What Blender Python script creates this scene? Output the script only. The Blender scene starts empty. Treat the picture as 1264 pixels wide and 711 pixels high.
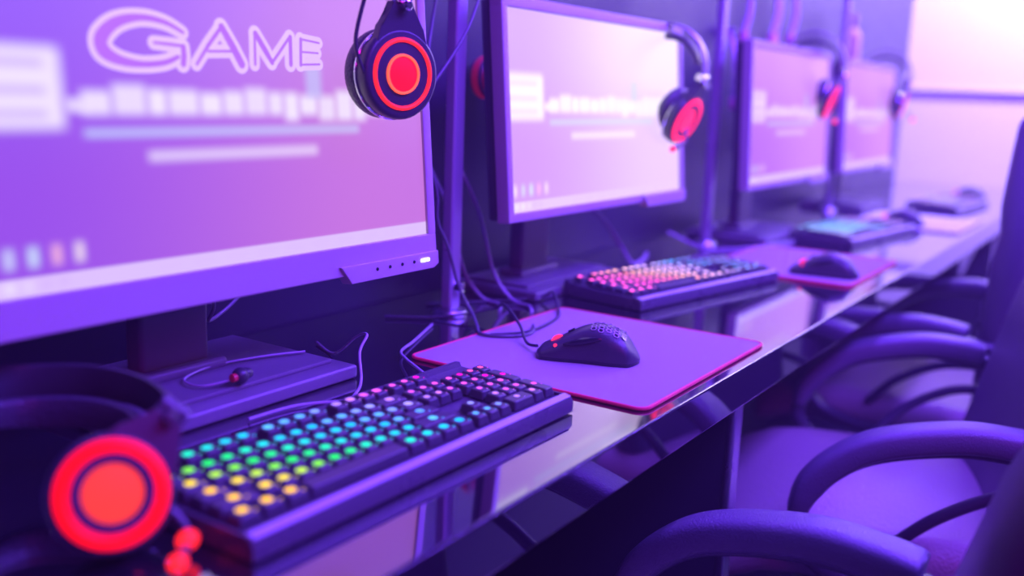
import bpy, bmesh, math, random
from mathutils import Vector, Matrix
random.seed(7)
S = bpy.context.scene
COL = S.collection
PI = math.pi
DT = 0.75                                   # desk top height

# ------------------------------------------------------------------ colour / materials
def lin(c):
    return tuple((v/255/12.92 if v/255 <= .04045 else ((v/255+.055)/1.055)**2.4) for v in c)

MATS = {}
def mat(name, col=(.05,.05,.06), rough=.5, metal=0., em=None, es=0., bump=0., bscale=300., rvar=.08, spec=.5, coat=0., hue=None, sheen=0.):
    if name in MATS: return MATS[name]
    m = bpy.data.materials.new(name); m.use_nodes = True
    nt = m.node_tree; b = nt.nodes['Principled BSDF']
    b.inputs['Base Color'].default_value = (*col, 1)
    b.inputs['Metallic'].default_value = metal
    b.inputs['Specular IOR Level'].default_value = spec
    b.inputs['Coat Weight'].default_value = coat
    b.inputs['Sheen Weight'].default_value = sheen
    tc = nt.nodes.new('ShaderNodeTexCoord')
    nz = nt.nodes.new('ShaderNodeTexNoise'); nz.inputs['Scale'].default_value = 14.; nz.inputs['Detail'].default_value = 4.
    nt.links.new(tc.outputs['Object'], nz.inputs['Vector'])
    mr = nt.nodes.new('ShaderNodeMapRange')
    mr.inputs['To Min'].default_value = max(0, rough-rvar); mr.inputs['To Max'].default_value = min(1, rough+rvar)
    nt.links.new(nz.outputs['Fac'], mr.inputs['Value']); nt.links.new(mr.outputs['Result'], b.inputs['Roughness'])
    if em is not None:
        b.inputs['Emission Color'].default_value = (*em, 1); b.inputs['Emission Strength'].default_value = es
    if bump > 0:
        n2 = nt.nodes.new('ShaderNodeTexNoise' if bscale > 0 else 'ShaderNodeTexVoronoi'); n2.inputs['Scale'].default_value = abs(bscale)
        nt.links.new(tc.outputs['Object'], n2.inputs['Vector'])
        bp = nt.nodes.new('ShaderNodeBump'); bp.inputs['Strength'].default_value = bump; bp.inputs['Distance'].default_value = .002
        nt.links.new(n2.outputs['Fac' if bscale > 0 else 'Distance'], bp.inputs['Height']); nt.links.new(bp.outputs['Normal'], b.inputs['Normal'])
    MATS[name] = m
    return m

M_plastic = mat('black_plastic', (.045,.045,.055), .35, bump=.15, bscale=600)
M_gloss   = mat('gloss_black', (.02,.02,.028), .12, rvar=.03)
M_bezel   = mat('bezel_plastic', (.40,.35,.35), .38, bump=.08, bscale=500)
M_stand   = mat('stand_plastic', (.15,.14,.17), .33)
M_chrome  = mat('chrome', (.75,.75,.8), .12, metal=1., rvar=.04)
M_steel   = mat('brushed_steel', (.55,.55,.62), .3, metal=1.)
M_leather = mat('black_leather', (.13,.12,.16), .33, bump=.3, bscale=-520, rvar=.06)
M_leathL  = mat('seat_leather', (.34,.29,.28), .42, bump=.4, bscale=-220, rvar=.06)
M_armf    = mat('arm_shell', (.05,.05,.065), .3)
M_rubber  = mat('cable_rubber', (.04,.04,.055), .4)
M_cablel  = mat('pale_cable', (.32,.30,.38), .35)
M_fabric  = mat('mousepad_cloth', (.33,.29,.30), .8, bump=.3, bscale=1500, spec=.15, sheen=.0)
M_redtrim = mat('red_stitching', (.75,.02,.09), .55, bump=.3, bscale=900, em=(1,.02,.12), es=.0)
M_cap     = mat('keycap_plastic', (.05,.05,.062), .38, rvar=.05)
M_case    = mat('keyboard_case', (.075,.07,.09), .28, rvar=.05)
M_redglow = mat('red_glow', (.08,0,.005), .5, spec=.15, em=lin((255,35,30)), es=1.8)
M_redcore = mat('red_glow_core', (.08,0,.005), .5, spec=.15, em=lin((250,22,42)), es=1.1)
M_redrim  = mat('orange_glow_rim', (.3,.05,.02), .4, em=lin((255,85,45)), es=1.8)
M_pinkglow= mat('pink_glow', (.08,0,.005), .5, spec=.15, em=lin((255,40,90)), es=2.0)
M_led     = mat('white_led', (.5,.5,.5), .4, em=(.9,.85,1), es=4.)
M_cushion = mat('cushion_leatherette', (.05,.045,.06), .35, bump=.4, bscale=-300)
M_wall    = mat('dark_wall', (.034,.03,.05), .35, bump=.1, bscale=40)
M_wallfar = mat('pale_wall', (.62,.58,.66), .7, bump=.1, bscale=60)
M_floor   = mat('dark_floor', (.02,.018,.03), .45, bump=.2, bscale=30)
M_ceil    = mat('ceiling_paint', (.10,.09,.13), .8)
M_strap   = mat('pale_cloth', (.6,.5,.62), .7, bump=.3, bscale=200)

def desk_mat():
    m = mat('desk_lacquer', (.008,.006,.011), .045, rvar=.015, spec=.5, coat=1.)
    m.node_tree.nodes['Principled BSDF'].inputs['IOR'].default_value = 2.8
    m.node_tree.nodes['Principled BSDF'].inputs['Coat Roughness'].default_value = .03
    return m
M_desk = desk_mat()

# ------------------------------------------------------------------ helpers
def tag(o, label, cat, group=None, kind=None):
    o['label'] = label; o['category'] = cat
    if group: o['group'] = group
    if kind: o['kind'] = kind
    return o

def thing(name, label, cat, loc=(0,0,0), rz=0, group=None, matrix=None):
    o = bpy.data.objects.new(name, None); COL.objects.link(o)
    o.empty_display_size = .05
    if matrix is not None: o.matrix_world = matrix
    else:
        o.location = loc; o.rotation_euler = (0,0,rz)
    return tag(o, label, cat, group)

def obj(name, bm, mats, parent=None, smooth=True, loc=None, rot=None, angle=40, wn=True):
    me = bpy.data.meshes.new(name)
    bmesh.ops.recalc_face_normals(bm, faces=bm.faces)
    bm.to_mesh(me); bm.free()
    for m in (mats if isinstance(mats, (list, tuple)) else [mats]): me.materials.append(m)
    if smooth:
        for p in me.polygons: p.use_smooth = True
        try: me.set_sharp_from_angle(angle=math.radians(angle))
        except Exception: pass
    o = bpy.data.objects.new(name, me); COL.objects.link(o)
    if smooth and wn:
        md = o.modifiers.new('flat_faces', 'WEIGHTED_NORMAL'); md.keep_sharp = True; md.weight = 100
    if parent: o.parent = parent
    if loc is not None: o.location = loc
    if rot is not None: o.rotation_euler = rot
    return o

def struct(name, bm, m, smooth=False):
    o = obj(name, bm, m, None, smooth); o['kind'] = 'structure'; return o

def box(bm, size, loc=(0,0,0), bev=0., seg=2, mtx=None, mi=0):
    r = bmesh.ops.create_cube(bm, size=1., matrix=Matrix.Translation(loc) @ Matrix.Diagonal((*size, 1)))
    vs = r['verts']
    fs = list({f for v in vs for f in v.link_faces})
    if bev > 0:
        es = list({e for v in vs for e in v.link_edges})
        rr = bmesh.ops.bevel(bm, geom=es, offset=min(bev, min(size)*.49), segments=seg, profile=.5, affect='EDGES')
        fs = list(set(f for f in fs if f.is_valid) | set(rr['faces']))
        vs = list({v for f in fs for v in f.verts})
    if mi:
        for f in fs: f.material_index = mi
    if mtx is not None: bmesh.ops.transform(bm, matrix=mtx, verts=vs)
    return vs

def catmull(pts, n=8, closed=False):
    P = [Vector(p) for p in pts]
    if len(P) < 3: return P
    out = []
    N = len(P)
    for i in range(N if closed else N-1):
        g = lambda k: P[k % N] if closed else P[max(0, min(N-1, k))]
        p0, p1, p2, p3 = g(i-1), g(i), g(i+1), g(i+2)
        for j in range(n):
            t = j/n
            out.append(.5*((2*p1) + (p2-p0)*t + (2*p0-5*p1+4*p2-p3)*t*t + (3*p1-p0-3*p2+p3)*t**3))
    if not closed: out.append(P[-1])
    return out

def tube(bm, pts, r, seg=8, n=8, smooth=True, closed=False, mi=0):
    P = catmull(pts, n, closed) if smooth else [Vector(p) for p in pts]
    N = len(P); rings = []
    ref = Vector((0,0,1))
    prev = None
    for i in range(N):
        T = (P[(i+1) % N] - P[i-1]) if closed else (P[min(N-1,i+1)] - P[max(0,i-1)])
        T.normalize()
        if prev is None:
            u = T.cross(ref)
            if u.length < .1: u = T.cross(Vector((1,0,0)))
        else: u = prev - T*prev.dot(T)
        u.normalize(); prev = u; v = T.cross(u)
        rr = r(i/(N-1)) if callable(r) else r
        rings.append([bm.verts.new(P[i] + u*math.cos(2*PI*k/seg)*rr + v*math.sin(2*PI*k/seg)*rr) for k in range(seg)])
    for i in range(N if closed else N-1):
        a, b = rings[i], rings[(i+1) % N]
        for k in range(seg):
            f = bm.faces.new((a[k], a[(k+1)%seg], b[(k+1)%seg], b[k])); f.material_index = mi
    if not closed:
        bm.faces.new(rings[0]).material_index = mi; bm.faces.new(rings[-1]).material_index = mi

def supere(w, h, e=.5, n=16):
    out = []
    for k in range(n):
        a = 2*PI*k/n; c, s = math.cos(a), math.sin(a)
        out.append((w/2*math.copysign(abs(c)**e, c), h/2*math.copysign(abs(s)**e, s)))
    return out

def sweep(bm, pts, sec, side, n=6, mi=0, round_end=.0):
    """sec(t) -> list of (a along side, b along normal)"""
    P = catmull(pts, n); N = len(P); side = Vector(side); rings = []
    for i in range(N):
        T = (P[min(N-1,i+1)] - P[max(0,i-1)]).normalized()
        s = (side - T*side.dot(T)).normalized(); nn = s.cross(T)
        rings.append([bm.verts.new(P[i] + s*a + nn*b) for a, b in sec(i/(N-1))])
    K = len(rings[0])
    for i in range(N-1):
        for k in range(K):
            bm.faces.new((rings[i][k], rings[i][(k+1)%K], rings[i+1][(k+1)%K], rings[i+1][k])).material_index = mi
    bm.faces.new(rings[0]).material_index = mi; bm.faces.new(rings[-1]).material_index = mi

def lathe(bm, prof, seg=32, mtx=None, mi=0):
    """prof: (r, h) pairs round local z"""
    rings = []
    for r, h in prof:
        if r < 1e-6: rings.append([bm.verts.new((0,0,h))])
        else: rings.append([bm.verts.new((r*math.cos(2*PI*k/seg), r*math.sin(2*PI*k/seg), h)) for k in range(seg)])
    for a, b in zip(rings, rings[1:]):
        for k in range(seg):
            k2 = (k+1) % seg
            if len(a) == 1 and len(b) == 1: continue
            if len(a) == 1: f = bm.faces.new((a[0], b[k], b[k2]))
            elif len(b) == 1: f = bm.faces.new((a[k], b[0], a[k2]))
            else: f = bm.faces.new((a[k], a[k2], b[k2], b[k]))
            f.material_index = mi
    if mtx is not None: bmesh.ops.transform(bm, matrix=mtx, verts=[v for r in rings for v in r])

def prism(bm, outline, z0, z1, bev=0., mtx=None, mi=0):
    b = [bm.verts.new((x,y,z0)) for x,y in outline]; t = [bm.verts.new((x,y,z1)) for x,y in outline]
    n = len(b)
    fs = [bm.faces.new(b[::-1]), bm.faces.new(t)]
    for i in range(n): fs.append(bm.faces.new((b[i], b[(i+1)%n], t[(i+1)%n], t[i])))
    vs = b+t
    if bev > 0:
        es = list(fs[0].edges) + list(fs[1].edges)
        rr = bmesh.ops.bevel(bm, geom=es, offset=bev, segments=2, profile=.5, affect='EDGES')
        fs = [f for f in fs if f.is_valid] + list(rr['faces']); vs = list({v for f in fs for v in f.verts})
    for f in fs: f.material_index = mi
    if mtx is not None: bmesh.ops.transform(bm, matrix=mtx, verts=vs)
    return vs

def rrect(w, h, r, n=6, cx=0, cy=0):
    out = []
    for sx, sy, a0 in ((1,1,0), (-1,1,PI/2), (-1,-1,PI), (1,-1,1.5*PI)):
        for k in range(n+1):
            a = a0 + PI/2*k/n
            out.append((cx + sx*(w/2-r) + r*math.cos(a), cy + sy*(h/2-r) + r*math.sin(a)))
    return out

BM = bmesh.new
ROTY = Matrix.Rotation(PI/2, 4, 'Y')        # local z -> x

# ------------------------------------------------------------------ room
XF = 4.62; YW = 1.0
bm = BM(); box(bm, (6.6,4.2,.1), (1.5,-1.0,-.05)); struct('floor', bm, M_floor)
bm = BM(); box(bm, (6.6,4.2,.1), (1.5,-1.0,2.75)); struct('ceiling', bm, M_ceil)
bm = BM(); box(bm, (6.6,.1,2.7), (1.5,YW+.05,1.35)); struct('wall_back', bm, M_wall)
bm = BM(); box(bm, (.1,4.2,2.7), (XF+.05,-1.0,1.35)); struct('wall_far', bm, M_wallfar)
bm = BM(); box(bm, (6.6,.1,2.7), (1.5,-3.05,1.35)); struct('wall_front', bm, M_wall)
bm = BM(); box(bm, (.1,4.2,2.7), (-1.75,-1.0,1.35)); struct('wall_near', bm, M_wall)
bm = BM(); box(bm, (.02,4.0,.013), (XF-.01,-1.0,1.152), .004); struct('trim_1', bm, mat('rail_paint', (.42,.36,.48), .5))

# ------------------------------------------------------------------ desk
desk = thing('computer_desk', 'long glossy black desk running along the wall under all the screens', 'desk', (1.6,.7,0))
def dobj(name, bm, m, **k):
    o = obj(name, bm, m, desk, **k); o.matrix_parent_inverse = Matrix.Translation((-1.6,-.7,0)); return o
X0, X1, YE, YB = -.9, XF-.01, .41, YW-.005
bm = BM(); box(bm, (X1-X0, YB-YE, .054), ((X0+X1)/2, (YE+YB)/2, DT-.027), .003); dobj('desktop', bm, M_desk)
for lx in (-.55, 1.285, 3.72):
    bm = BM(); box(bm, (.026,.47,.695), (lx,.695,.348), .002)
    leg = dobj('leg_panel', bm, mat('leg_board', (.03,.03,.04), .4))
    bm = BM(); box(bm, (.03,.012,.69), (lx,.455,.348), .003)
    o = obj('edge_strip', bm, M_steel, leg)
bm = BM(); prism(bm, [(3.02,.69),(3.30,.69),(3.30,.65),(3.10,.60),(3.05,.605)], .0, .02, .003, Matrix.Translation((0,.47,0)) @ Matrix.Rotation(PI/2,4,'X'))
dobj('bracket', bm, M_stand)

# ------------------------------------------------------------------ posts on the desk against the wall
post_labels = ['slim metal post beside the largest screen, crossed by a hanging headset cable',
               'slim metal post between the second and third screens',
               'slim metal post behind the gap between the two farthermost screens']
for i, px in enumerate((1.155, 2.135, 3.12)):
    t = thing('metal_post', post_labels[i], 'post', (px,.865,DT), 0, 'upright posts along the wall')
    bm = BM(); box(bm, (.026,.020,1.45), (0,0,.735), .005, 3); obj('upright', bm, mat('post_paint', (.42,.40,.48), .3, metal=.35), t)
    bm = BM(); lathe(bm, [(0,0),(.026,0),(.027,.003),(.024,.009),(.018,.011),(0,.011)], 24); obj('foot_plate', bm, M_steel, t)
    bm = BM(); lathe(bm, [(0,0),(.008,0),(.009,.004),(.007,.012),(0,.014)], 16, Matrix.Translation((0,-.010,.045)) @ Matrix.Rotation(PI/2,4,'X')); obj('clamp_knob', bm, M_chrome, t)

# ------------------------------------------------------------------ screens
def screen_mat(name, strength, tint, contrast):
    m = bpy.data.materials.new(name); m.use_nodes = True; nt = m.node_tree; N, L = nt.nodes, nt.links
    b = N['Principled BSDF']; b.inputs['Base Color'].default_value = (.01,.01,.015,1); b.inputs['Roughness'].default_value = .3
    uv = N.new('ShaderNodeUVMap'); sx = N.new('ShaderNodeSeparateXYZ'); L.new(uv.outputs['UV'], sx.inputs[0])
    U, V = sx.outputs['X'], sx.outputs['Y']
    def mth(op, a, b_=None):
        n = N.new('ShaderNodeMath'); n.operation = op; n.use_clamp = False
        for i, q in enumerate((a, b_)):
            if q is None: continue
            if isinstance(q, (int, float)): n.inputs[i].default_value = q
            else: L.new(q, n.inputs[i])
        return n.outputs[0]
    def sstep(x, a, c):
        n = N.new('ShaderNodeMapRange'); n.interpolation_type = 'SMOOTHSTEP'; L.new(x, n.inputs['Value'])
        n.inputs['From Min'].default_value = a; n.inputs['From Max'].default_value = c
        return n.outputs['Result']
    def rect(u0,u1,v0,v1,s):
        sv = s*1.75
        a = mth('MULTIPLY', sstep(U,u0-s,u0+s), sstep(U,u1+s,u1-s))
        c = mth('MULTIPLY', sstep(V,v0-sv,v0+sv), sstep(V,v1+sv,v1-sv))
        return mth('MULTIPLY', a, c)
    def mix(base, colr, fac):
        n = N.new('ShaderNodeMix'); n.data_type = 'RGBA'
        L.new(fac, n.inputs[0])
        if hasattr(base, 'links'): L.new(base, n.inputs[6])
        else: n.inputs[6].default_value = (*base,1)
        if hasattr(colr, 'links'): L.new(colr, n.inputs[7])
        else: n.inputs[7].default_value = (*colr,1)
        return n.outputs[2]
    T = [lin(c) for c in tint]              # lower-left, lower-right, upper-left, upper-right, white
    low = mix(T[0], T[1], sstep(U,.0,.85)); up = mix(T[2], T[3], sstep(U,.05,.8))
    col = mix(low, up, sstep(V,.25,.85))
    W = T[4]; white = W
    def paint(r, c, alpha=1.):
        nonlocal col
        col = mix(col, c, mth('MULTIPLY', rect(*r), alpha))
    # block logo with three slots
    paint((-.05,.16,.460,.685,.018), white, .95)
    for v in (.50,.565,.64): paint((-.05,.135,v-.010,v+.010,.016), T[0], .5)
    # blurred headline in letter-like blocks
    x = .19; rnd = random.Random(3)
    paint((.165,.20,.505,.545,.012), white, .75)
    while x < .86:
        w = rnd.choice((.035,.05,.06,.045))
        paint((x, x+w, .478+rnd.choice((0,.0,.02)), .575+rnd.choice((0,.012,-.008)), .015), white, rnd.choice((.9,.97,.85)))
        x += w+.004
    paint((.66,.70,.56,.68,.014), lin((200,215,255)), .55)
    paint((.19,.80,.435,.455,.014), lin((205,225,255)), .75)
    paint((.30,.68,.358,.385,.015), white, .75)
    # desktop icons and task bar
    for k in range(5):
        u = .0+k*.037
        paint((u+.008,u+.022,.078,.135,.013), (lin((255,235,255)), lin((215,225,255)), lin((215,240,255)), lin((255,190,215)), lin((250,230,235)))[k], .85)
    paint((-.1,1.1,-.1,.052,.003), lin((226,198,250)), .95)
    for k in range(5):
        paint((.012+k*.028,.030+k*.028,.012,.042,.010), lin((240,225,255)) if k < 3 else lin((215,180,246)), .9 if k < 2 else .5)
    for k in range(10):
        paint((.30+k*.07,.345+k*.07,.014,.040,.006), lin((222,190,250)), .35)
    L.new(col, b.inputs['Emission Color']); b.inputs['Emission Strength'].default_value = strength
    return m

TINT1 = ((152,80,228),(200,118,215),(152,98,240),(206,140,232),(248,235,255))
TINT2 = ((205,150,240),(225,195,245),(205,165,248),(240,220,252),(253,246,255))
TINT3 = ((180,95,222),(205,125,226),(196,118,230),(214,145,236),(240,215,250))
def monitor(L, Y0, z0, W, H, tilt, bot, smat, label, lettering=None, buttons=False, bsx=0., bdy=0., bdep=.205):
    t = thing('monitor', label, 'monitor', (L+W/2, Y0+.09, DT), 0, 'monitors in a row on the desk')
    inv = Matrix.Translation((L+W/2, Y0+.09, DT)).inverted()
    MT = Matrix.Translation((L, Y0, z0)) @ Matrix.Rotation(-math.radians(tilt), 4, 'X')   # local x, y depth, z up
    def fin(bm): bmesh.ops.transform(bm, matrix=inv, verts=bm.verts)
    sb, tb = .015, .017
    bm = BM()                                                                  # bezel ring
    for (x0,x1,zz0,zz1) in ((0,W,0,bot),(0,W,H-tb,H),(0,sb,bot-.002,H-tb+.002),(W-sb,W,bot-.002,H-tb+.002)):
        box(bm, (x1-x0,.022,zz1-zz0), ((x0+x1)/2,.011,(zz0+zz1)/2), .0025, 2, MT)
    fin(bm); obj('bezel', bm, M_bezel, t)
    bm = BM(); box(bm, (W-.006,.020,H-.006), (W/2,.030,H/2), .006, 3, MT); box(bm, (W*.6,.03,H*.55), (W/2,.05,H*.45), .012, 3, MT); fin(bm)
    obj('back_shell', bm, M_plastic, t)
    bm = BM(); x0,x1,a,c = sb,W-sb,bot,H-tb
    vs = [bm.verts.new(MT @ Vector(p)) for p in ((x0,.004,a),(x1,.004,a),(x1,.004,c),(x0,.004,c))]
    f = bm.faces.new(vs); uvl = bm.loops.layers.uv.new('UVMap')
    for lp, q in zip(f.loops, ((0,0),(1,0),(1,1),(0,1))): lp[uvl].uv = q
    fin(bm); scr = bpy.data.meshes.new('screen'); bm.to_mesh(scr); bm.free(); scr.materials.append(smat)
    so = bpy.data.objects.new('screen', scr); COL.objects.link(so); so.parent = t
    if lettering:
        bm = BM(); lettering(bm, MT); fin(bm)
        o = obj('lettering', bm, [mat('halo_light', (.1,.1,.1), .5, em=lin((226,192,252)), es=1.), mat('letter_light', (.1,.05,.1), .5, em=lin((176,108,236)), es=1.)], so, smooth=False)
    bm = BM(); prism(bm, [(W*.70,.012),(W*.727,-.009),(W-.012,-.009),(W-.002,-.004),(W-.002,.012)], -.004, .012, .0015, MT @ Matrix.Rotation(PI/2,4,'X') @ Matrix.Diagonal((1,1,-1,1)))
    fin(bm); pn = obj('button_panel', bm, M_bezel, t)
    if buttons:
        bm = BM()
        for k in range(4): lathe(bm, [(0,0),(.0022,0),(.0020,.0012),(0,.0014)], 12, MT @ Matrix.Translation((W*.80+k*.0225,-.0035,.003)) @ Matrix.Rotation(PI/2,4,'X'))
        fin(bm); obj('button', bm, M_gloss, pn)
        bm = BM(); box(bm, (.016,.002,.004), (W-.030,-.0045,.003), .0008, 2, MT); fin(bm); obj('power_light', bm, M_led, pn)
    # stand: flat plate, neck column
    bx, by, sz = L+W*.47+bsx, Y0+.105+bdy, DT
    bm = BM(); box(bm, (.30,bdep,.016), (bx+.015,by-.005,sz+.0085), .004, 3)
    box(bm, (.27,bdep-.035,.006), (bx+.015,by+.004,sz+.019), .0025, 2); fin(bm); obj('base_plate', bm, M_stand, t)
    bm = BM(); box(bm, (.088,.028,.24), (bx-.005,by+.012,sz+.13), .006, 3, None); box(bm, (.12,.05,.014), (bx-.005,by+.01,sz+.026), .006, 3); fin(bm); obj('neck', bm, M_stand, t)
    return t

def ribbon(bm, pts, ws, y, MT, mi):
    P = [Vector((p[0], 0, p[1])) for p in pts]
    N = len(P); lft, rgt = [], []
    for i in range(N):
        T = (P[min(N-1,i+1)]-P[max(0,i-1)]).normalized(); nn = Vector((-T.z,0,T.x))
        lft.append(P[i]+nn*ws[i]/2); rgt.append(P[i]-nn*ws[i]/2)
    mk = lambda v: bm.verts.new(MT @ Vector((v.x, y, v.z)))
    a = [mk(v) for v in lft]; b = [mk(v) for v in rgt]
    for i in range(N-1): bm.faces.new((a[i],a[i+1],b[i+1],b[i])).material_index = mi
    for e, sgn in ((0,-1),(N-1,1)):                                            # round ends
        T = (P[min(N-1,e+1)]-P[max(0,e-1)]).normalized()*sgn; nn = Vector((-T.z,0,T.x)); r = ws[e]/2
        vs = [mk(P[e] + nn*r*math.cos(q) + T*r*math.sin(q)) for q in [PI*k/8 for k in range(9)]]
        bm.faces.new(vs).material_index = mi
def game_letters(bm, MT):
    G = [(.2312,.2555),(.2116,.2634),(.1862,.2657),(.1612,.2596),(.1456,.2463),(.1467,.2348),(.1617,.2274),(.1844,.2249),(.2078,.2273),(.2235,.2331)]
    Gw = [.003,.0045,.006,.0095,.0130,.0130,.0085,.0055,.005,.004]
    strokes = []
    cp = catmull([(p[0],p[1],0) for p in G], 6); n = len(cp)
    ws = []
    for i in range(n):
        q = i/(n-1)*(len(G)-1); k = min(len(G)-2, int(q)); f = q-k; ws.append(Gw[k]*(1-f)+Gw[k+1]*f)
    strokes.append(([(v.x,v.y) for v in cp], ws))
    strokes.append(([(.2285,.2270),(.2300,.2345),(.2300,.2425)], [.006,.006,.0055]))
    strokes.append(([(.2300,.2432),(.2122,.2441),(.1985,.2446)], [.003,.003,.0026]))
    strokes.append(([(.2765,.2640),(.2590,.2455),(.2440,.2275)], [.004,.004,.003]))
    strokes.append(([(.2765,.2640),(.2885,.2460),(.2985,.2295)], [.007,.008,.008]))
    strokes.append(([(.2585,.2400),(.2910,.2418)], [.0025,.0025]))
    strokes.append(([(.3178,.2600),(.3158,.2302)], [.0032,.0032]))
    strokes.append(([(.3188,.2605),(.3300,.2450),(.3386,.2328)], [.006,.0065,.005]))
    strokes.append(([(.3386,.2328),(.3525,.2470),(.3640,.2590)], [.0032,.0032,.0032]))
    strokes.append(([(.3659,.2600),(.3644,.2320)], [.005,.005]))
    strokes.append(([(.3808,.2590),(.3785,.2322)], [.004,.004]))
    strokes.append(([(.3808,.2588),(.4075,.2564)], [.0022,.0022]))
    strokes.append(([(.3797,.2458),(.4050,.2456)], [.0020,.0020]))
    strokes.append(([(.3785,.2325),(.4062,.2340)], [.0022,.0022]))
    for p, w in strokes: ribbon(bm, p, [q+.0104 for q in w], .0030, MT, 0)
    for p, w in strokes: ribbon(bm, p, w, .0022, MT, 1)

SM1 = screen_mat('screen_large', 1.0, TINT1, 1); SM2 = screen_mat('screen_bright', 1.15, TINT2, 1); SM3 = screen_mat('screen_pink', .95, TINT3, 1)
monitor(.380,.750,.872,.592,.345,5,.034,SM1,'monitor with GAME lettering on its purple screen, largest in view','x' and game_letters, buttons=True)
monitor(1.165,.770,.897,.613,.322,5,.014,SM2,'second monitor from the camera, with the brightest near-white screen',bdy=.027,bdep=.165)
monitor(2.073,.750,.888,.600,.325,3,.014,SM3,'third monitor from the camera, pink screen, a metal post just beyond its edge')
monitor(2.895,.770,.885,.605,.325,3,.014,SM3,'smallest and farthermost monitor, next to the pale end wall',bsx=.125)

# ------------------------------------------------------------------ keyboards
def ramp(tbl, x):
    x = max(tbl[0][0], min(tbl[-1][0], x))
    for (a,ca),(b,cb) in zip(tbl, tbl[1:]):
        if x <= b:
            f = (x-a)/(b-a) if b > a else 0
            return tuple(ca[i]*(1-f)+cb[i]*f for i in range(3))
    return tbl[-1][1]
U = .019
def layout():
    K = []
    def row(y, items):
        for it in items: K.append((it[0], y, it[1] if len(it) > 1 else 1, it[2] if len(it) > 2 else 1))
    row(0, [(0,)]+[(2+k,) for k in range(4)]+[(6.5+k,) for k in range(4)]+[(11+k,) for k in range(4)]+[(15.25+k,) for k in range(3)])
    row(1.25, [(k,) for k in range(13)]+[(13,2)]+[(15.25+k,) for k in range(3)]+[(18.5+k,) for k in range(4)])
    row(2.25, [(0,1.5)]+[(1.5+k,) for k in range(12)]+[(13.5,1.5)]+[(15.25+k,) for k in range(3)]+[(18.5+k,) for k in range(3)]+[(21.5,1,2)])
    row(3.25, [(0,1.75)]+[(1.75+k,) for k in range(11)]+[(12.75,2.25)]+[(18.5+k,) for k in range(3)])
    row(4.25, [(0,2.25)]+[(2.25+k,) for k in range(10)]+[(12.25,2.75)]+[(16.25,)]+[(18.5+k,) for k in range(3)]+[(21.5,1,2)])
    row(5.25, [(0,1.25),(1.25,1.25),(2.5,1.25),(3.75,6.25),(10,1.25),(11.25,1.25),(12.5,1.25),(13.75,1.25)]+[(15.25+k,) for k in range(3)]+[(18.5,2),(20.5,)])
    return K
KEYS = layout()
EMI = {}
def emi(c, s):
    key = (tuple(round(v*12)/12 for v in c), s)
    if key not in EMI:
        EMI[key] = mat('key_light_%d' % len(EMI), (.005,.005,.005), .6, spec=.1, em=key[0], es=s)
    return EMI[key]
CAPS = {}
def cap_mesh(w, h, em, lit, patch):
    key = (w, h, em.name, lit, patch)
    if key in CAPS: return CAPS[key]
    bm = BM()
    bw, bh, tw, th = w*U-.0012, h*U*1.07-.0012, w*U-.0062, h*U*1.07-.0060
    lv = ((bw,bh,.0,0), (bw-.0006,bh-.0006,.0012,0), (tw+.0012,th+.0012,.0078,.0004), (tw-.0006,th-.0006,.0086,.0005))
    rings = []
    for a, b, z, oy in lv:
        rings.append([bm.verts.new((x, y+oy, z)) for x, y in rrect(a, b, .0016, 2)])
    n = len(rings[0])
    for r0, r1 in zip(rings, rings[1:]):
        for k in range(n): bm.faces.new((r0[k], r0[(k+1)%n], r1[(k+1)%n], r1[k]))
    bm.faces.new(rings[-1]); bm.faces.new(rings[0][::-1])
    if lit:
        # shine-through legend near the back of the cap top
        pts = rrect(patch*1.15, patch, patch*.4, 3, 0, .0022)
        vs = [bm.verts.new((x, y, .00875)) for x, y in pts]
        bm.faces.new(vs).material_index = 1
        vs = [bm.verts.new((x+patch*.9, y*.5-.004, .00872)) for x, y in rrect(patch*.36, patch*.36, patch*.16, 2)]
        bm.faces.new(vs).material_index = 1
        # light leaking round the foot of the cap
        a = rrect(bw+.0004, bh+.0004, .0016, 2)
    me = bpy.data.meshes.new('keycap')
    bmesh.ops.recalc_face_normals(bm, faces=bm.faces)
    bm.to_mesh(me); bm.free()
    me.materials.append(M_cap); me.materials.append(em)
    CAPS[key] = me
    return me

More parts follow.
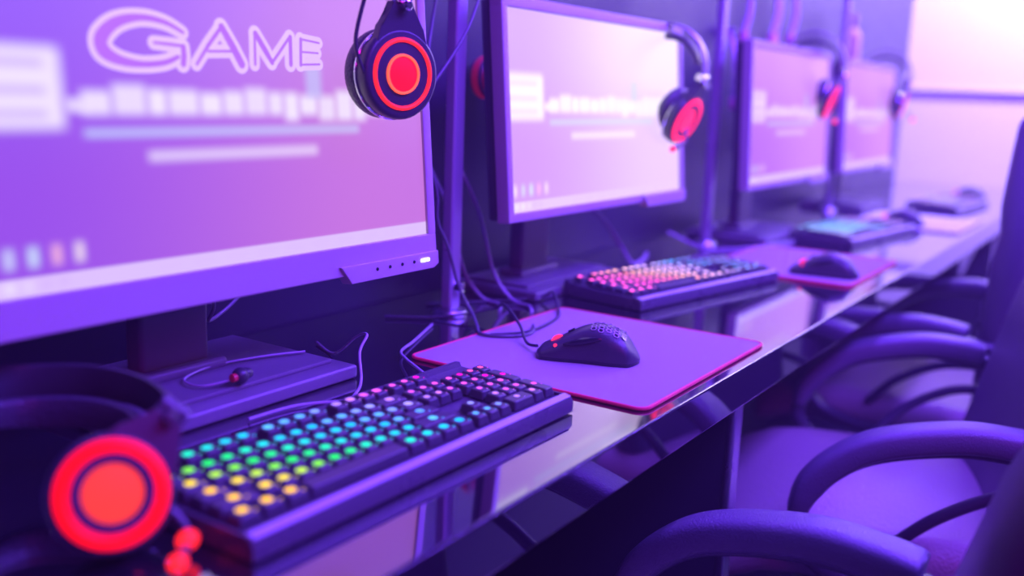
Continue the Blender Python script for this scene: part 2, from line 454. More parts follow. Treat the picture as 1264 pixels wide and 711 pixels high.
def keyboard(corner, ang, label, colour, strength, patch=.006, tilt=2.5):
    """corner = front corner nearest the camera end, local x along the keyboard, y towards the wall"""
    t = thing('keyboard', label, 'keyboard', (corner[0],corner[1],DT), math.radians(ang), 'backlit keyboards on the desk')
    Wk, Dk = .440, .160
    # wedge case with raised lip
    prof = [(0,.002),(0,.014),(.004,.019),(.010,.020),(.0115,.0165),(Dk-.010,.0235),(Dk-.008,.028),(Dk-.002,.028),(Dk,.024),(Dk,.002)]
    bm = BM(); n = len(prof)
    L_ = [bm.verts.new((0.0012,y,z)) for y,z in prof]; R_ = [bm.verts.new((Wk-.0012,y,z)) for y,z in prof]
    L2 = [bm.verts.new((0,y+(.001 if y < .07 else -.001),z-.0008)) for y,z in prof]
    for k in range(n): bm.faces.new((L_[k],L_[(k+1)%n],R_[(k+1)%n],R_[k]))
    bm.faces.new(L_); bm.faces.new(R_)
    bmesh.ops.delete(bm, geom=L2, context='VERTS')
    box(bm, (.004,Dk-.006,.012), (.003,Dk/2,.0145), .0015, 2); box(bm, (.004,Dk-.006,.012), (Wk-.003,Dk/2,.0145), .0015, 2)
    obj('case', bm, M_case, t)
    bm = BM(); box(bm, (Wk-.006,.0085,.0016), (Wk/2,.0062,.0198), .0006, 2, Matrix.Translation((Wk/2,.006,.0198)) @ Matrix.Rotation(math.radians(14),4,'X') @ Matrix.Translation((-Wk/2,-.006,-.0198))); obj('front_lip_glint', bm, mat('lip_glint_pale', (.50,.48,.60), .3, metal=.4), t)  # added pale strip, its lighter colour stands in for the reflection along the lip
    bm = BM()
    for sx in (.05, Wk-.05):
        box(bm, (.03,.012,.003), (sx,.015,.0012), .001); box(bm, (.03,.012,.003), (sx,Dk-.015,.0012), .001)
    obj('rubber_foot', bm, M_rubber, t)
    sl = .058
    kx, ky = (Wk-22.5*U)/2, Dk-.0135
    hidden = BM(); nh = 0
    for idx, (x, y, w, h) in enumerate(KEYS):
        cx = kx+(x+w/2)*U; cy = ky-(y+h/2)*U*1.07
        v = 5.25-y-(h-1)*.5
        lit = w < 3
        em = emi(colour(x+w/2, v), strength)
        me = cap_mesh(w, h, em, lit, patch if x < 15 else patch*.72)
        zz = .0175+(cy)*sl
        if nh < 4 and (x, y) in ((0,5.25),(0,4.25),(1.25,5.25),(0,3.25)):
            nh += 1
            b2 = BM(); b2.from_mesh(me); bmesh.ops.transform(b2, matrix=Matrix.Translation((cx,cy,zz)) @ Matrix.Rotation(math.atan(sl),4,'X'), verts=b2.verts)
            tmp = bpy.data.meshes.new('tmp'); b2.to_mesh(tmp); b2.free(); hidden.from_mesh(tmp); bpy.data.meshes.remove(tmp); hem = em
            continue
        o = bpy.data.objects.new('keycap', me); COL.objects.link(o); o.parent = t
        o.location = (cx,cy,zz); o.rotation_euler = (math.atan(sl),0,0)
    o = obj('keycaps', hidden, [M_cap, hem], t, smooth=False); o['kind'] = 'stuff'
    return t

R1 = [(0,lin((255,150,0))),(2.5,lin((255,190,0))),(5,lin((240,205,0))),(6.5,lin((160,215,0))),(8,lin((0,215,50))),(9.5,lin((0,215,120))),(11,lin((0,205,200))),(13.5,lin((20,180,250))),(17,lin((100,145,255))),(20,lin((175,115,255))),(23,lin((235,70,235))),(26,lin((255,50,190))),(29,lin((255,80,120))),(32,lin((255,140,90)))]
R2 = [(0,lin((255,80,190))),(6,lin((255,90,180))),(8.5,lin((255,130,150))),(10,lin((255,175,130))),(12,lin((250,190,220))),(15,lin((220,170,250))),(18,lin((90,170,255))),(22,lin((150,140,255))),(26,lin((200,110,255))),(31,lin((210,130,255)))]
R3 = [(0,lin((210,190,255))),(5,lin((120,200,255))),(12,lin((110,180,255))),(17,lin((200,140,255))),(31,lin((190,120,250)))]
R4 = [(0,lin((230,150,255))),(8,lin((190,190,255))),(16,lin((220,140,250))),(31,lin((190,120,250)))]
keyboard((.436,.494),-.7,'large keyboard beneath the GAME screen, keys glowing yellow, green, blue and pink',lambda x,v: ramp(R1, x+1.48*v),1.95,.0082)
keyboard((1.373,.655),-10,'keyboard before the second screen, keys glowing pink and white at its near end',lambda x,v: ramp(R2, x*.9+1.0*v),4.6,.0074)
keyboard((2.352,.585),-7,'keyboard below the third screen, glowing pale blue at its near end',lambda x,v: ramp(R3, x*.9+.6*v),5.5,.0074)
keyboard((3.362,.525),-4,'blurred violet keyboard at the far end of the desk, next to the pale wall',lambda x,v: ramp(R4, x),4.,.0074)

# ------------------------------------------------------------------ mouse pads
def pad(x0,x1,y0,y1,label,rz=0., red=True, cloth=None):
    cx, cy = (x0+x1)/2, (y0+y1)/2
    t = thing('mouse_pad', label, 'mouse pad', (cx,cy,DT), rz, 'mouse pads on the desk')
    bm = BM(); prism(bm, rrect(x1-x0-.004,y1-y0-.004,.014,6), .0003, .0040, .0006); obj('cloth_surface', bm, cloth or M_fabric, t)
    bm = BM(); o = [(x,y,.0026) for x,y in rrect(x1-x0-.003,y1-y0-.003,.014,6)]
    tube(bm, o, .0024, 8, 1, False, True); obj('stitched_edge', bm, M_redtrim if red else M_fabric, t)
    return t
pad(.925,1.305,.428,.758,'lilac cloth mouse pad with red edging, under the mouse with holes',.0)
pad(1.835,2.215,.452,.752,'red-edged mouse pad between the second and third keyboards')
pad(2.835,3.235,.432,.735,'pale bluish mouse pad next to the farthermost keyboard',0,False,mat('pale_pad', (.5,.55,.62), .8, spec=.2))

# ------------------------------------------------------------------ mice
def mouse_surface(u, a):
    """u 0 tail .. 1 nose, a 0..pi across the top"""
    Lm = .132
    w = .033*(1-abs(2*u-.92)**3.0*.16)*(min(1,(u/.10))**.5 if u < .10 else 1)*(min(1,((1-u)/.05))**.35 if u > .95 else 1)
    w *= 1-.10*math.exp(-((u-.55)/.2)**2)
    hh = .0425*math.exp(-((u-.40)/.47)**2)*(min(1,u/.16)**.55 if u < .16 else 1)
    if u > .95: hh *= max(.35,((1-u)/.05)**.4)
    hh = max(hh,.004)
    c, s = math.cos(a), math.sin(a)
    x = w*math.copysign(abs(c)**.72, c); z = hh*abs(s)**.62
    return Vector((x, (u-.5)*Lm, .003+z))
def mouse(loc, rz, label, glow):
    t = thing('computer_mouse', label, 'mouse', loc, rz, 'computer mice on the mouse pads')
    bm = BM(); NU, NA = 40, 28; g = []
    us = [.5-.5*math.cos(PI*(i/NU)) for i in range(NU+1)]
    us = [min(.999, max(.002, q)) for q in us]
    for u in us: g.append([bm.verts.new(mouse_surface(u, PI*k/NA)) for k in range(NA+1)])
    for i in range(NU):
        for k in range(NA): bm.faces.new((g[i][k],g[i][k+1],g[i+1][k+1],g[i+1][k]))
    bm.faces.new([g[i][0] for i in range(NU+1)] + [g[i][NA] for i in range(NU,-1,-1)])
    bm.faces.new([g[0][k] for k in range(NA+1)]); bm.faces.new([g[NU][k] for k in range(NA+1)])
    obj('shell', bm, M_plastic, t, angle=60)
    bm = BM(); base = [(mouse_surface(u,0).x*1.01, mouse_surface(u,0).y) for u in us]; base += [(-x,y) for x,y in base[::-1]]
    prism(bm, base, .0005, .0045); obj('base_plate', bm, M_gloss, t)
    # scroll wheel, glowing
    bm = BM(); wz = mouse_surface(.80, PI/2).z
    lathe(bm, [(0,-.0035),(.009,-.0035),(.0112,-.0025),(.0112,.0025),(.009,.0035),(0,.0035)], 28, Matrix.Translation((0,.3*.126,wz-.0075)) @ ROTY)
    obj('scroll_wheel', bm, glow, t)
    # button seam and small top button
    bm = BM(); tube(bm, [mouse_surface(u, PI/2)+Vector((0,0,.0002)) for u in (.64,.68,.70)], .0026, 8); obj('top_button', bm, M_gloss, t)
    # side groove with thumb buttons
    for sgn in (-1,):
        bm = BM(); pts = []
        for q in range(9):
            u = .36+.36*q/8; pts.append(mouse_surface(u, PI-(.62-.10*math.sin(PI*q/8)))+Vector((-.0004,0,.0)))
        tube(bm, pts, lambda s: .0014+.0030*math.sin(PI*min(1,max(0,s)))**.7, 8, 2); obj('side_button', bm, M_gloss, t)
        bm = BM(); p = mouse_surface(.80, PI-.75); lathe(bm, [(0,-.001),(.0026,-.001),(.0022,.0012),(0,.0016)], 12, Matrix.Translation(p) @ Matrix.Rotation(-PI/2.6,4,'Y')); obj('indicator_light', bm, glow, t)
    # hexagonal holes over the hump: dark well plus pale rim
    bm = BM()
    for iu in range(5):
        for ia in range(-2,3):
            u = .16+iu*.072; a = PI/2+(ia+(.5 if iu % 2 else 0))*.21
            p = mouse_surface(u,a); e = .01
            du = (mouse_surface(u+e,a)-mouse_surface(u-e,a)).normalized(); da = (mouse_surface(u,a+e)-mouse_surface(u,a-e)).normalized()
            nn = da.cross(du); nn = nn if nn.z > 0 else -nn
            for (ri,ro,off,mi) in ((0,.0030,.0004,0),(.0030,.0042,.0007,1)):
                rr = [PI/6+PI/3*k for k in range(6)]
                out = [bm.verts.new(p+nn*off+(du*math.sin(q)+da*math.cos(q))*ro) for q in rr]
                if ri == 0: bm.faces.new(out).material_index = mi
                else:
                    inn = [bm.verts.new(p+nn*off+(du*math.sin(q)+da*math.cos(q))*ri) for q in rr]
                    for k in range(6): bm.faces.new((out[k],out[(k+1)%6],inn[(k+1)%6],inn[k])).material_index = mi
    obj('honeycomb_holes', bm, [M_gloss, M_bezel], t, smooth=False)
    return t
m1 = mouse((1.068,.578,DT+.004), math.radians(22), 'black mouse with hexagon holes and pink wheel on the red-edged lilac pad', M_pinkglow)
bm = BM()
tube(bm, [(1.043,.640,.764),(1.062,.668,.760),(1.10,.705,.772),(1.150,.765,.782),(1.165,.795,.768),(1.118,.855,.755),(1.07,.92,.7535)], .0022, 8)
o = obj('cable', bm, M_rubber, None); o.parent = m1; o.matrix_parent_inverse = (Matrix.Translation((1.068,.578,DT+.004)) @ Matrix.Rotation(math.radians(22),4,'Z')).inverted()
m2 = mouse((1.915,.525,DT+.004), math.radians(10), 'black rounded mouse at the far end of the second keyboard', M_pinkglow)
m3 = mouse((2.905,.600,DT+.004), math.radians(15), 'mouse with a red light behind the third keyboard, on the pale pad', M_pinkglow)
m4 = mouse((4.02,.60,DT+.0005), math.radians(10), 'farthermost mouse, a red light beyond the violet keyboard by the end wall', M_pinkglow)

# ------------------------------------------------------------------ headsets
def cup_parts(t, M, sgn=1, lights=True, glow=None):
    """cup in local frame: z = outward normal, y = up (towards hinge)"""
    f = lambda bm: bmesh.ops.transform(bm, matrix=M, verts=bm.verts)
    bm = BM(); r0, r1 = .030, .0475
    prof = [(0,-.016),(.030,-.016),(.040,-.015),(.0475,-.010),(.0490,-.002),(.0490,.004),(.0475,.0075),(.0440,.0095),(0,.0095)]
    lathe(bm, prof, 40)
    a0 = math.radians(48)
    out = [(.0470*math.cos(a0+(2*PI-2*a0+PI/2-PI/2)*0 + q), .0470*math.sin(a0+q)) for q in [0]]
    tab = [(-.034,.030),(.034,.030),(.028,.050),(.016,.064),(.013,.076),(-.013,.076),(-.016,.064),(-.028,.050)]
    prism(bm, tab, -.004, .0085, .0015)
    f(bm); cup = obj('ear_cup', bm, M_plastic, t)
    bm = BM()                                                                  # chrome band round the housing
    lathe(bm, [(.0480,-.0115),(.0500,-.0105),(.0500,-.0085),(.0485,-.0075)], 40); f(bm); obj('trim_ring', bm, M_chrome, cup)
    bm = BM()                                                                  # cushion, ribbed
    pr = []
    for k in range(13):
        q = -PI/2+PI*k/12*1.0
        pr.append((.0405+.0085*math.cos(q), -.026+.011*math.sin(q)))
    pr = [(.018,-.036)] + pr + [(.018,-.016)]
    lathe(bm, pr, 48)
    for v in bm.verts:
        rr = math.hypot(v.co.x, v.co.y)
        if rr > .045:
            k = 1+.012*math.sin(math.atan2(v.co.y, v.co.x)*24); v.co.x *= k; v.co.y *= k
    f(bm); obj('ear_cushion', bm, M_cushion, t)
    if lights:
        G = glow or (M_redglow, M_redcore, M_redrim)
        bm = BM(); lathe(bm, [(.0338,.0090),(.0345,.0112),(.0362,.0122),(.0382,.0114),(.0390,.0090)] if not glow or len(glow) < 4 else [(.0322,.0090),(.0330,.0120),(.0375,.0140),(.0420,.0125),(.0445,.0090)], 48); f(bm); obj('light_ring', bm, G[0], cup)
        ri = .0195 if not glow or len(glow) < 4 else .0245
        bm = BM(); lathe(bm, [(0,.0122),(ri*.6,.0119),(ri,.0104),(ri,.0090)], 40); f(bm); obj('light_disc', bm, G[1], cup)
        bm = BM(); lathe(bm, [(ri-.0012,.0095),(ri-.0002,.0122),(ri+.0015,.0122),(ri+.0022,.0090)], 40); f(bm); obj('disc_rim', bm, G[2], cup)
        if glow and len(glow) > 3:
            bm = BM(); lathe(bm, [(ri+.0005,.0092),(ri+.0015,.0128),(.0318,.0128),(.0324,.0092)], 40); f(bm); obj('dark_ring', bm, M_cushion, cup)
    # hinge
    bm = BM(); lathe(bm, [(0,-.013),(.0075,-.013),(.0085,-.011),(.0085,.011),(.0075,.013),(0,.013)], 20, Matrix.Translation((0,.081,0)) @ ROTY)
    lathe(bm, [(0,0),(.006,0),(.006,.012),(.004,.014),(0,.014)], 16, Matrix.Translation((0,.072,.006)))
    f(bm); obj('hinge', bm, M_chrome if lights and not (glow and glow[2] is M_gloss) else M_plastic, t)
    return cup

def hang_headset(centre, rz, label, cup_tilt=0., pink=False, detail=True):
    t = thing('headset', label, 'headset', centre, rz, 'gaming headsets hung over the monitor corners')
    G = (M_pinkglow, M_pinkglow, M_cushion, 1) if pink else None
    half = .070
    for s in (1,-1):
        # outward normal = s*x ; up = z
        B = Matrix(((0,0,s,0),(-s,0,0,0),(0,1,0,0),(0,0,0,1)))
        B = Matrix(((0,0,s,s*half),(s,0,0,0),(0,1,0,0),(0,0,0,1)))
        piv = Matrix.Translation((0,.070,0)); T = Matrix.Rotation(cup_tilt if s > 0 else 0,4,'X')
        cup_parts(t, B @ piv @ T @ piv.inverted(), s, s > 0, G)
    bm = BM(); arch = []
    for k in range(17):
        a = PI*k/16; arch.append(((.080)*math.cos(a)*(1+.05*math.sin(a)), 0, .088+.088*math.sin(a)))
    sweep(bm, arch, lambda q: supere(.026,.005,.6,12), (0,1,0), 2); obj('headband', bm, mat('band_plastic', (.24,.21,.25), .25), t)
    bm = BM(); arch2 = [(.067*math.cos(PI*k/16), 0, .092+.062*math.sin(PI*k/16)) for k in range(1,16)]
    sweep(bm, arch2, lambda q: supere(.034*(.75+.25*math.sin(PI*q)),.012*(.6+.4*math.sin(PI*q)),.7,12), (0,1,0), 2); obj('band_pad', bm, M_cushion, t)
    for s in (1,-1):
        bm = BM(); box(bm, (.006,.018,.028), (s*.079,0,.088), .002); obj('slider', bm, M_chrome, t)
    # microphone boom
    bm = BM(); bp = [(half+.004,-.045,-.004),(half+.008,-.060,.030),(half+.012,-.052,.075)] if not pink else [(half,-.046,-.012),(half+.01,-.058,-.034),(half+.012,-.088,-.040)]
    tube(bm, bp, .0022, 8); tube(bm, [Vector(bp[-1]), Vector(bp[-1])+(Vector(bp[-1])-Vector(bp[-2])).normalized()*.028], .0045, 10, 1, False); mb = obj('microphone_boom', bm, M_plastic, t)
    e = Vector(bp[-1])+(Vector(bp[-1])-Vector(bp[-2])).normalized()*.028
    bm = BM(); bmesh.ops.create_uvsphere(bm, u_segments=14, v_segments=10, radius=.0056, matrix=Matrix.Translation(e)); obj('microphone_light', bm, M_pinkglow if pink else M_redglow, mb)
    return t
hs1 = hang_headset((.859,.778,1.098), math.radians(-104), 'headset with red glowing rings hanging in front of the GAME screen')
bm = BM()
tube(bm, [(.935,.835,1.06),(.985,.85,1.03),(1.02,.815,1.075),(1.079,.80,1.148),(1.115,.80,1.205),(1.16,.81,1.285),(1.19,.84,1.33),(1.17,.885,1.31),(1.13,.89,1.18),(1.075,.86,1.03),(1.083,.84,.945),(1.087,.84,.902),(1.110,.838,.862),(1.132,.832,.80),(1.135,.81,.765),(1.10,.775,.757),(1.070,.748,.757),(1.075,.722,.757),(1.10,.700,.757),(1.128,.700,.757),(1.16,.72,.757)], .0023, 8)
o = obj('cable', bm, mat('headset_cable', (.10,.095,.13), .35), None); o.parent = hs1; o.matrix_parent_inverse = (Matrix.Translation((.859,.778,1.098)) @ Matrix.Rotation(math.radians(-104),4,'Z')).inverted()
hang_headset((1.722,.800,1.040), math.radians(-93), 'headset with pink glowing ring hanging over the near-white second screen', math.radians(24), True)
hang_headset((2.600,.795,1.085), math.radians(-82), 'headset hanging at the corner of the third monitor, ring glowing red', math.radians(20), True)
hang_headset((3.470,.815,1.085), math.radians(-70), 'blurred pale headset hanging over the farthermost monitor', math.radians(15), True)

# headset lying on the desk in front of everything
def frame(c, n, up):
    n = Vector(n).normalized(); up = Vector(up); x = up.cross(n).normalized(); y = n.cross(x)
    m = Matrix((x,y,n)).transposed().to_4x4(); m.translation = c; return m
hs0 = thing('headset', 'headset lying on the desk by the large keyboard, big red glowing ear disc', 'headset', (.37,.60,DT))
inv0 = Matrix.Translation((-.37,-.60,-DT))
c1 = Vector((.385,.578,.800)); c2 = Vector((.305,.668,.802))
bigred = (mat('red_glow_wide', (.08,0,.005), .5, spec=.15, em=lin((255,12,8)), es=1.5), mat('red_glow_face', (.08,0,.005), .5, spec=.15, em=lin((255,62,48)), es=1.2), M_gloss, 1)
cup_parts(hs0, inv0 @ frame(c1, (-.43,-.82,.36), (.75,.25,.45)) @ Matrix.Scale(.86,4), 1, True, bigred)
cup_parts(hs0, inv0 @ frame(c2, (-.80,.45,.05), (.35,.45,.75)), 1, False)
bm = BM()
band = [(.432,.595,.822),(.462,.614,.826),(.480,.655,.828),(.484,.700,.829),(.472,.749,.828),(.434,.785,.828),(.385,.780,.836),(.350,.745,.848),(.333,.710,.853)]
sweep(bm, band, lambda q: supere(.030,.007,.6,12), (0,0,1), 5); bmesh.ops.transform(bm, matrix=inv0, verts=bm.verts); obj('headband', bm, M_plastic, hs0)
bm = BM()
sweep(bm, [(.447,.612,.802),(.463,.650,.806),(.468,.690,.808),(.456,.730,.808),(.428,.760,.808),(.39,.762,.814),(.362,.733,.824)], lambda q: supere(.028*(.6+.4*math.sin(PI*q)),.014*(.6+.4*math.sin(PI*q)),.7,12), (0,0,1), 5); bmesh.ops.transform(bm, matrix=inv0, verts=bm.verts); obj('band_pad', bm, M_cushion, hs0)
bm = BM(); tube(bm, [(.418,.566,.785),(.424,.552,.770),(.416,.538,.7635),(.398,.525,.760)], .0035, 8); bmesh.ops.transform(bm, matrix=inv0, verts=bm.verts); mb = obj('microphone_boom', bm, M_plastic, hs0)
for p, r in (((.418,.540,.7640),.0085),((.397,.524,.7600),.0075)):
    bm = BM(); bmesh.ops.create_uvsphere(bm, u_segments=16, v_segments=12, radius=r, matrix=Matrix.Translation(p) @ Matrix.Rotation(.6,4,'Z') @ Matrix.Diagonal((1.3,.9,.8,1))); bmesh.ops.transform(bm, matrix=inv0, verts=bm.verts); obj('microphone_light', bm, M_redglow, mb)

# ------------------------------------------------------------------ loose cables on the desk
def cable(pts, r, label, m=M_cablel):
    bm = BM(); tube(bm, pts, r, 8); o = obj('cable', bm, m); return tag(o, label, 'cable')
cable([(1.18,.93,.753),(1.28,.86,.753),(1.335,.815,.757),(1.32,.785,.772),(1.265,.740,.7575),(1.215,.716,.7570),(1.14,.705,.7570),(1.10,.715,.757),(1.075,.735,.757)], .0022, 'thin dark cable looping past the mouse nose across the lilac pad', M_rubber)
cable([(.64,.727,.753),(.70,.722,.753),(.745,.697,.753),(.775,.705,.754),(.800,.722,.760),(.815,.738,.785),(.835,.745,.80),(.85,.775,.79),(.87,.83,.755),(.90,.89,.753)], .0017, 'thin pale cable crossing the front of the large monitor foot')
cable([(.845,.665,.765),(.868,.700,.764),(.895,.735,.760),(.930,.772,.756),(.99,.80,.753),(1.08,.84,.753)], .0019, 'short pale cable arching from the pink end of the large keyboard')
cable([(.715,.875,.88),(.735,.89,.83),(.76,.93,.80),(.82,.95,.815),(.87,.955,.86),(.885,.95,.91)], .0022, 'cable sagging behind the foot of the large monitor')
eb = thing('earphone', 'small earphone with a red tip lying on the large monitor foot', 'earphone', (.665,.770,.7735))
bm = BM(); bmesh.ops.create_uvsphere(bm, u_segments=16, v_segments=10, radius=.009, matrix=Matrix.Translation((.006,.004,.0085))); lathe(bm, [(0,-.006),(.006,-.006),(.007,.0),(.005,.007),(0,.008)], 16, Matrix.Translation((.014,.006,.0085)) @ ROTY); obj('housing', bm, M_plastic, eb)
bm = BM(); lathe(bm, [(0,-.003),(.0045,-.003),(.0045,.002),(0,.004)], 14, Matrix.Translation((-.004,.003,.0085)) @ Matrix.Rotation(-PI/2,4,'Y')); obj('tip', bm, mat('red_plastic', (.6,.02,.05), .4), eb)
bm = BM(); tube(bm, [(-.004,.006,.006),(-.03,.022,.002),(-.025,.055,.002),(.03,.072,.002),(.09,.060,.002),(.135,.040,.002)], .0014, 8); obj('cord', bm, M_cablel, eb)
for i, (x, y) in enumerate(((1.235,.915),(1.255,.87))):
    cable([(x-.03,y+.06,1.00),(x,y+.02,.90),(x+.02,y,.80),(x+.03,y-.03,.758),(x+.02,y-.07,.753),(x-.02,y-.10,.753)], .003, ('cable dropping to the desk under the near corner of the second monitor','thin cable in front of another cable under the second monitor')[i])
cable([(1.66,.93,.88),(1.70,.90,.84),(1.72,.87,.79),(1.75,.86,.755),(1.82,.87,.753),(1.90,.90,.753)], .004, 'curled cable by the neck of the second monitor')
cable([(2.00,.90,.79),(2.04,.83,.757),(2.10,.785,.753),(2.19,.745,.753),(2.26,.735,.753),(2.335,.72,.753)], .003, 'cable trailing on the desk behind the third keyboard')

# ------------------------------------------------------------------ things hanging on the wall
t = thing('wall_lamp', 'round dim lamp with a red band on the dark wall beside the second monitor', 'lamp', (1.385,.985,1.105))
t.scale = (.72,.72,.72)
bm = BM(); lathe(bm, [(0,0),(.046,0),(.048,.006),(.048,.024),(.046,.030),(0,.030)], 36, Matrix.Rotation(PI/2,4,'X')); obj('housing', bm, M_plastic, t)
bm = BM(); lathe(bm, [(.0482,.007),(.0500,.010),(.0500,.022),(.0482,.025)], 36, Matrix.Rotation(PI/2,4,'X')); obj('red_band', bm, mat('dim_red', (.3,.01,.03), .4, em=lin((200,20,60)), es=.22), t)
bm = BM(); lathe(bm, [(.040,.0305),(.030,.040),(.012,.046),(0,.047)], 36, Matrix.Rotation(PI/2,4,'X')); obj('dome', bm, mat('dim_dome', (.2,.02,.04), .25, em=lin((170,20,60)), es=.15), t)
def strap(x, z0, z1, w, label, y=.955, pink=False):
    t = thing('hanging_strap', label, 'strap', (x,y,z1), 0, 'pale straps hanging on the wall')
    bm = BM(); sweep(bm, [(0,.02,.12),(0,-.004,.04),(.004,-.012,-.04),(-.004,-.010,(z0-z1)*.5),(.006,-.014,(z0-z1)*.8),(0,-.006,z0-z1)], lambda q: supere(w*(.8+.2*math.sin(7*q)),.014,.7,12), (1,0,0), 5); obj('webbing', bm, M_strap, t)
    bm = BM(); box(bm, (w*.8,.018,.03), (0,-.006,z0-z1-.012), .005, 3); obj('buckle', bm, mat('pink_plastic', (.7,.25,.4), .4), t)
    bm = BM(); lathe(bm, [(0,0),(.012,0),(.010,.02),(.006,.045),(0,.047)], 14, Matrix.Translation((0,.045,.115)) @ Matrix.Rotation(PI/2,4,'X')); obj('peg', bm, M_steel, t)
strap(2.72,1.262,1.55,.06,'broad pale strap hanging on the wall above the third monitor')
strap(2.87,1.270,1.55,.045,'slim pale strap beside the broad one above the third monitor')
strap(2.50,1.255,1.55,.028,'faint thin strap hanging on the wall nearest the second metal post')
strap(2.46,1.085,1.14,.022,'short pink strap low on the wall before the third monitor')
t = thing('spray_bottle', 'pale blurred bottle standing on a wall shelf between the two farthermost monitors', 'bottle', (3.445,.93,1.212))
bm = BM(); lathe(bm, [(0,0),(.026,0),(.030,.006),(.030,.085),(.024,.105),(.011,.118),(.011,.135),(0,.135)], 24); obj('body', bm, M_strap, t)
bm = BM(); lathe(bm, [(0,.135),(.014,.135),(.015,.140),(.014,.160),(.010,.165),(0,.165)], 20); obj('cap', bm, M_bezel, t)
t = thing('wall_shelf', 'small shelf on the dark wall carrying a pale bottle', 'shelf', (3.445,.95,1.20))
bm = BM(); box(bm, (.14,.098,.012), (0,0,.005), .003); obj('board', bm, M_plastic, t)
bm = BM(); prism(bm, [(.045,0),(.045,-.07),(-.03,0)], -.004, .004, .001, Matrix.Rotation(PI/2,4,'Z') @ Matrix.Rotation(PI/2,4,'X')); obj('bracket', bm, M_steel, t)

# ------------------------------------------------------------------ chairs
def chair(loc, rz, label, rec=.085, by=.207):
    t = thing('office_chair', label, 'chair', loc, rz, 'padded office chairs drawn up to the desk')
    # seat: cushioned slab, waterfall front
    bm = BM(); box(bm, (.50,.50,.085), (0,.045,.425), .038, 5)
    bmesh.ops.subdivide_edges(bm, edges=[e for e in bm.edges if e.calc_length() > .1], cuts=7, use_grid_fill=True)
    for v in bm.verts:
        x, y = v.co.x/.25, (v.co.y-.045)/.25
        if v.co.z > .43: v.co.z += .018*(1-x*x)*(1-y*y)
        if y > .45: v.co.z -= .05*(y-.45)**2/.3
    obj('seat', bm, M_leathL, t, angle=60)
    # back: tall curved padded slab
    bm = BM(); box(bm, (.50,.075,.66), (0,0,.78), .034, 5)
    bmesh.ops.subdivide_edges(bm, edges=[e for e in bm.edges if e.calc_length() > .1], cuts=9, use_grid_fill=True)
    for v in bm.verts:
        x, z = v.co.x/.25, (v.co.z-.78)/.33
        k = 1-.16*max(0,z)**2.2-.10*max(0,-z)**2
        v.co.x *= k
        if z > .3: v.co.z -= .05*(x*x)*(z-.3)
        if v.co.y > .01: v.co.y += .016*(1-x*x)*(1-z*z)-.010*math.exp(-((z-.15)/.05)**2)-.010*math.exp(-((z+.45)/.05)**2)
        v.co.y += .02*x*x - by - rec*(z+.45)
    obj('backrest', bm, M_leather, t, angle=60)
    for s in (-1,1):
        x = s*.275
        # supporting loop: seat side, up the front, along under the pad, into the back
        path = [(s*.235,-.10,.405),(s*.262,.02,.40),(x,.115,.425),(x,.160,.49),(x,.155,.545),(x,.118,.600),(x,.06,.637),(x,-.04,.660),(x,-.125,.658),(x,-.18,.648),(s*.25,-.215,.640)]
        path = [(X,Y,Z-.03*min(1,max(0,(Z-.43)/.1))) for X,Y,Z in path]
        bm = BM(); sweep(bm, path, lambda q: supere(.034,.026,.6,14), (1,0,0), 6); fr = obj('arm_frame', bm, M_armf, t)
        pd = [(x,.163,.530),(x,.150,.570),(x,.118,.612),(x,.060,.650),(x,-.04,.674),(x,-.11,.674),(x,-.155,.668)]
        pd = [(X,Y,Z-.03) for X,Y,Z in pd]
        def sec(q):
            e = min(1, (min(q,1-q)/.05+.15))**.5
            return supere(.058*(.8+.2*e)*(1 if q > .12 else .82+.18*q/.12),.040*(.75+.25*e)*(1 if q > .2 else .6+.4*q/.2),.62,20)
        bm = BM(); sweep(bm, pd, sec, (1,0,0), 7); obj('arm_pad', bm, M_leather, t, angle=60)
        bm = BM(); tube(bm, [(s*.245,.03,.455),(s*.262,-.03,.520),(s*.262,-.11,.565),(s*.255,-.185,.575)], .009, 10); obj('arm_brace', bm, M_armf, t)
    bm = BM(); lathe(bm, [(0,.10),(.03,.10),(.03,.25),(.020,.25),(.020,.375),(.06,.375),(.09,.392),(0,.392)], 24); obj('gas_lift', bm, M_armf, t)
    for k in range(5):
        a = 2*PI*k/5+.3; c, s_ = math.cos(a), math.sin(a)
        bm = BM(); sweep(bm, [(.02*c,.02*s_,.115),(.12*c,.12*s_,.105),(.22*c,.22*s_,.085),(.285*c,.285*s_,.072)], lambda q: supere(.05-.02*q,.032-.010*q,.6,12), (-s_,c,0), 4); leg = obj('base_leg', bm, M_armf, t)
        bm = BM()
        for d in (-.014,.014): lathe(bm, [(0,-.009),(.024,-.009),(.0285,-.005),(.0285,.005),(.024,.009),(0,.009)], 20, Matrix.Translation((.285*c-s_*d,.285*s_+c*d,.0285)) @ Matrix.Rotation(a,4,'Z') @ Matrix.Rotation(PI/2,4,'X'))
        lathe(bm, [(0,.02),(.006,.02),(.006,.075),(0,.075)], 10, Matrix.Translation((.285*c,.285*s_,0))); obj('caster', bm, M_plastic, leg)
    return t
chair((.690,.295,0), 0, 'black padded chair whose armrest fills the bottom edge, closest to the camera', .09, .234)
chair((1.655,.300,0), math.radians(17), 'padded chair in the middle, turned slightly, pale seat showing through its arm loop')
chair((2.380,.425,0), math.radians(-2), 'farthermost padded chair with a tall back, beyond two other chairs', .01, .222)

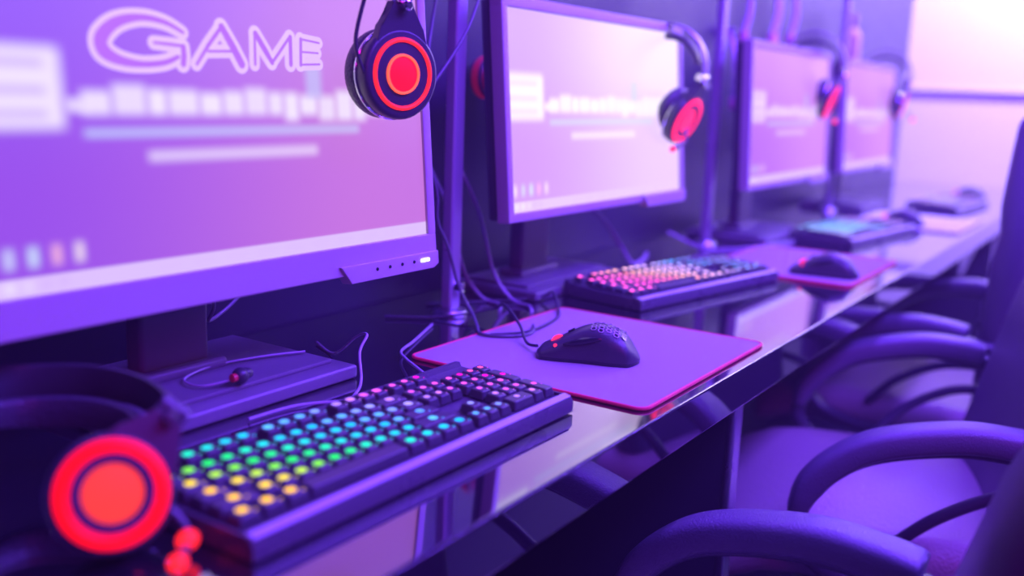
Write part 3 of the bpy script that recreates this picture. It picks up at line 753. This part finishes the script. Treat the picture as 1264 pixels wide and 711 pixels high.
# ------------------------------------------------------------------ light
def area(name, loc, aim, size, energy, col, sy=None):
    l = bpy.data.lights.new(name, 'AREA'); l.energy = energy; l.color = col; l.size = size
    if sy: l.shape = 'RECTANGLE'; l.size_y = sy
    o = bpy.data.objects.new(name, l); COL.objects.link(o); o.location = loc
    o.rotation_euler = (Vector(aim)-Vector(loc)).to_track_quat('-Z','Y').to_euler(); return o
VIO = (.16,.048,1.)
area('ceiling_strip', (1.9,-.8,2.55), (1.9,.3,.6), 3.4, 300, VIO, .5)
area('ceiling_strip_back', (2.6,.50,2.6), (2.6,.75,0), 3.4, 130, (.17,.045,1.), .25)
area('end_wall_light', (3.95,.0,2.62), (4.75,.0,2.0), 1.4, 200, (.74,.62,1.), .4)

area('magenta_fill', (-.9,-1.6,2.2), (.6,.6,.7), 1.2, 22, (.65,.01,.55))  # added fill without a visible source, lifts the blacks towards magenta

w = bpy.data.worlds.new('room_air'); S.world = w; w.use_nodes = True
wn = w.node_tree
wn.nodes['Background'].inputs['Color'].default_value = (*lin((60,10,110)),1); wn.nodes['Background'].inputs['Strength'].default_value = .3
HAZE = wn.nodes.new('ShaderNodeVolumeScatter')
HAZE.inputs['Color'].default_value = (.95,.9,1.,1); HAZE.inputs['Density'].default_value = .027; HAZE.inputs['Anisotropy'].default_value = .35
wn.links.new(HAZE.outputs[0], wn.nodes['World Output'].inputs['Volume'])

# ------------------------------------------------------------------ camera
f_px, pitch, yaw, roll = 1209.85, 11.4058, 33.177, 2.19318
p, y, r = map(math.radians, (pitch, yaw, roll))
fw = Vector((math.cos(y)*math.cos(p), math.sin(y)*math.cos(p), -math.sin(p)))
rt = Vector((math.sin(y), -math.cos(y), 0)); up = rt.cross(fw)
rt2 = rt*math.cos(r)+up*math.sin(r); up2 = up*math.cos(r)-rt*math.sin(r)
cam = bpy.data.cameras.new('camera'); cam.sensor_width = 36; cam.lens = 36*f_px/1264; cam.clip_start = .02
co = bpy.data.objects.new('camera', cam); COL.objects.link(co)
m = Matrix((rt2, up2, -fw)).transposed().to_4x4(); m.translation = (0,0,1.0855); co.matrix_world = m
cam.dof.use_dof = True; cam.dof.focus_distance = 1.15; cam.dof.aperture_fstop = (cam.lens/1000)/.0190/1.0
S.camera = co
S.view_settings.view_transform = 'Standard'; S.view_settings.look = 'None'; S.view_settings.gamma = 1; S.view_settings.exposure = 0
S.view_settings.use_curve_mapping = False
S.cycles.use_denoising = True
S.cycles.max_bounces = 6
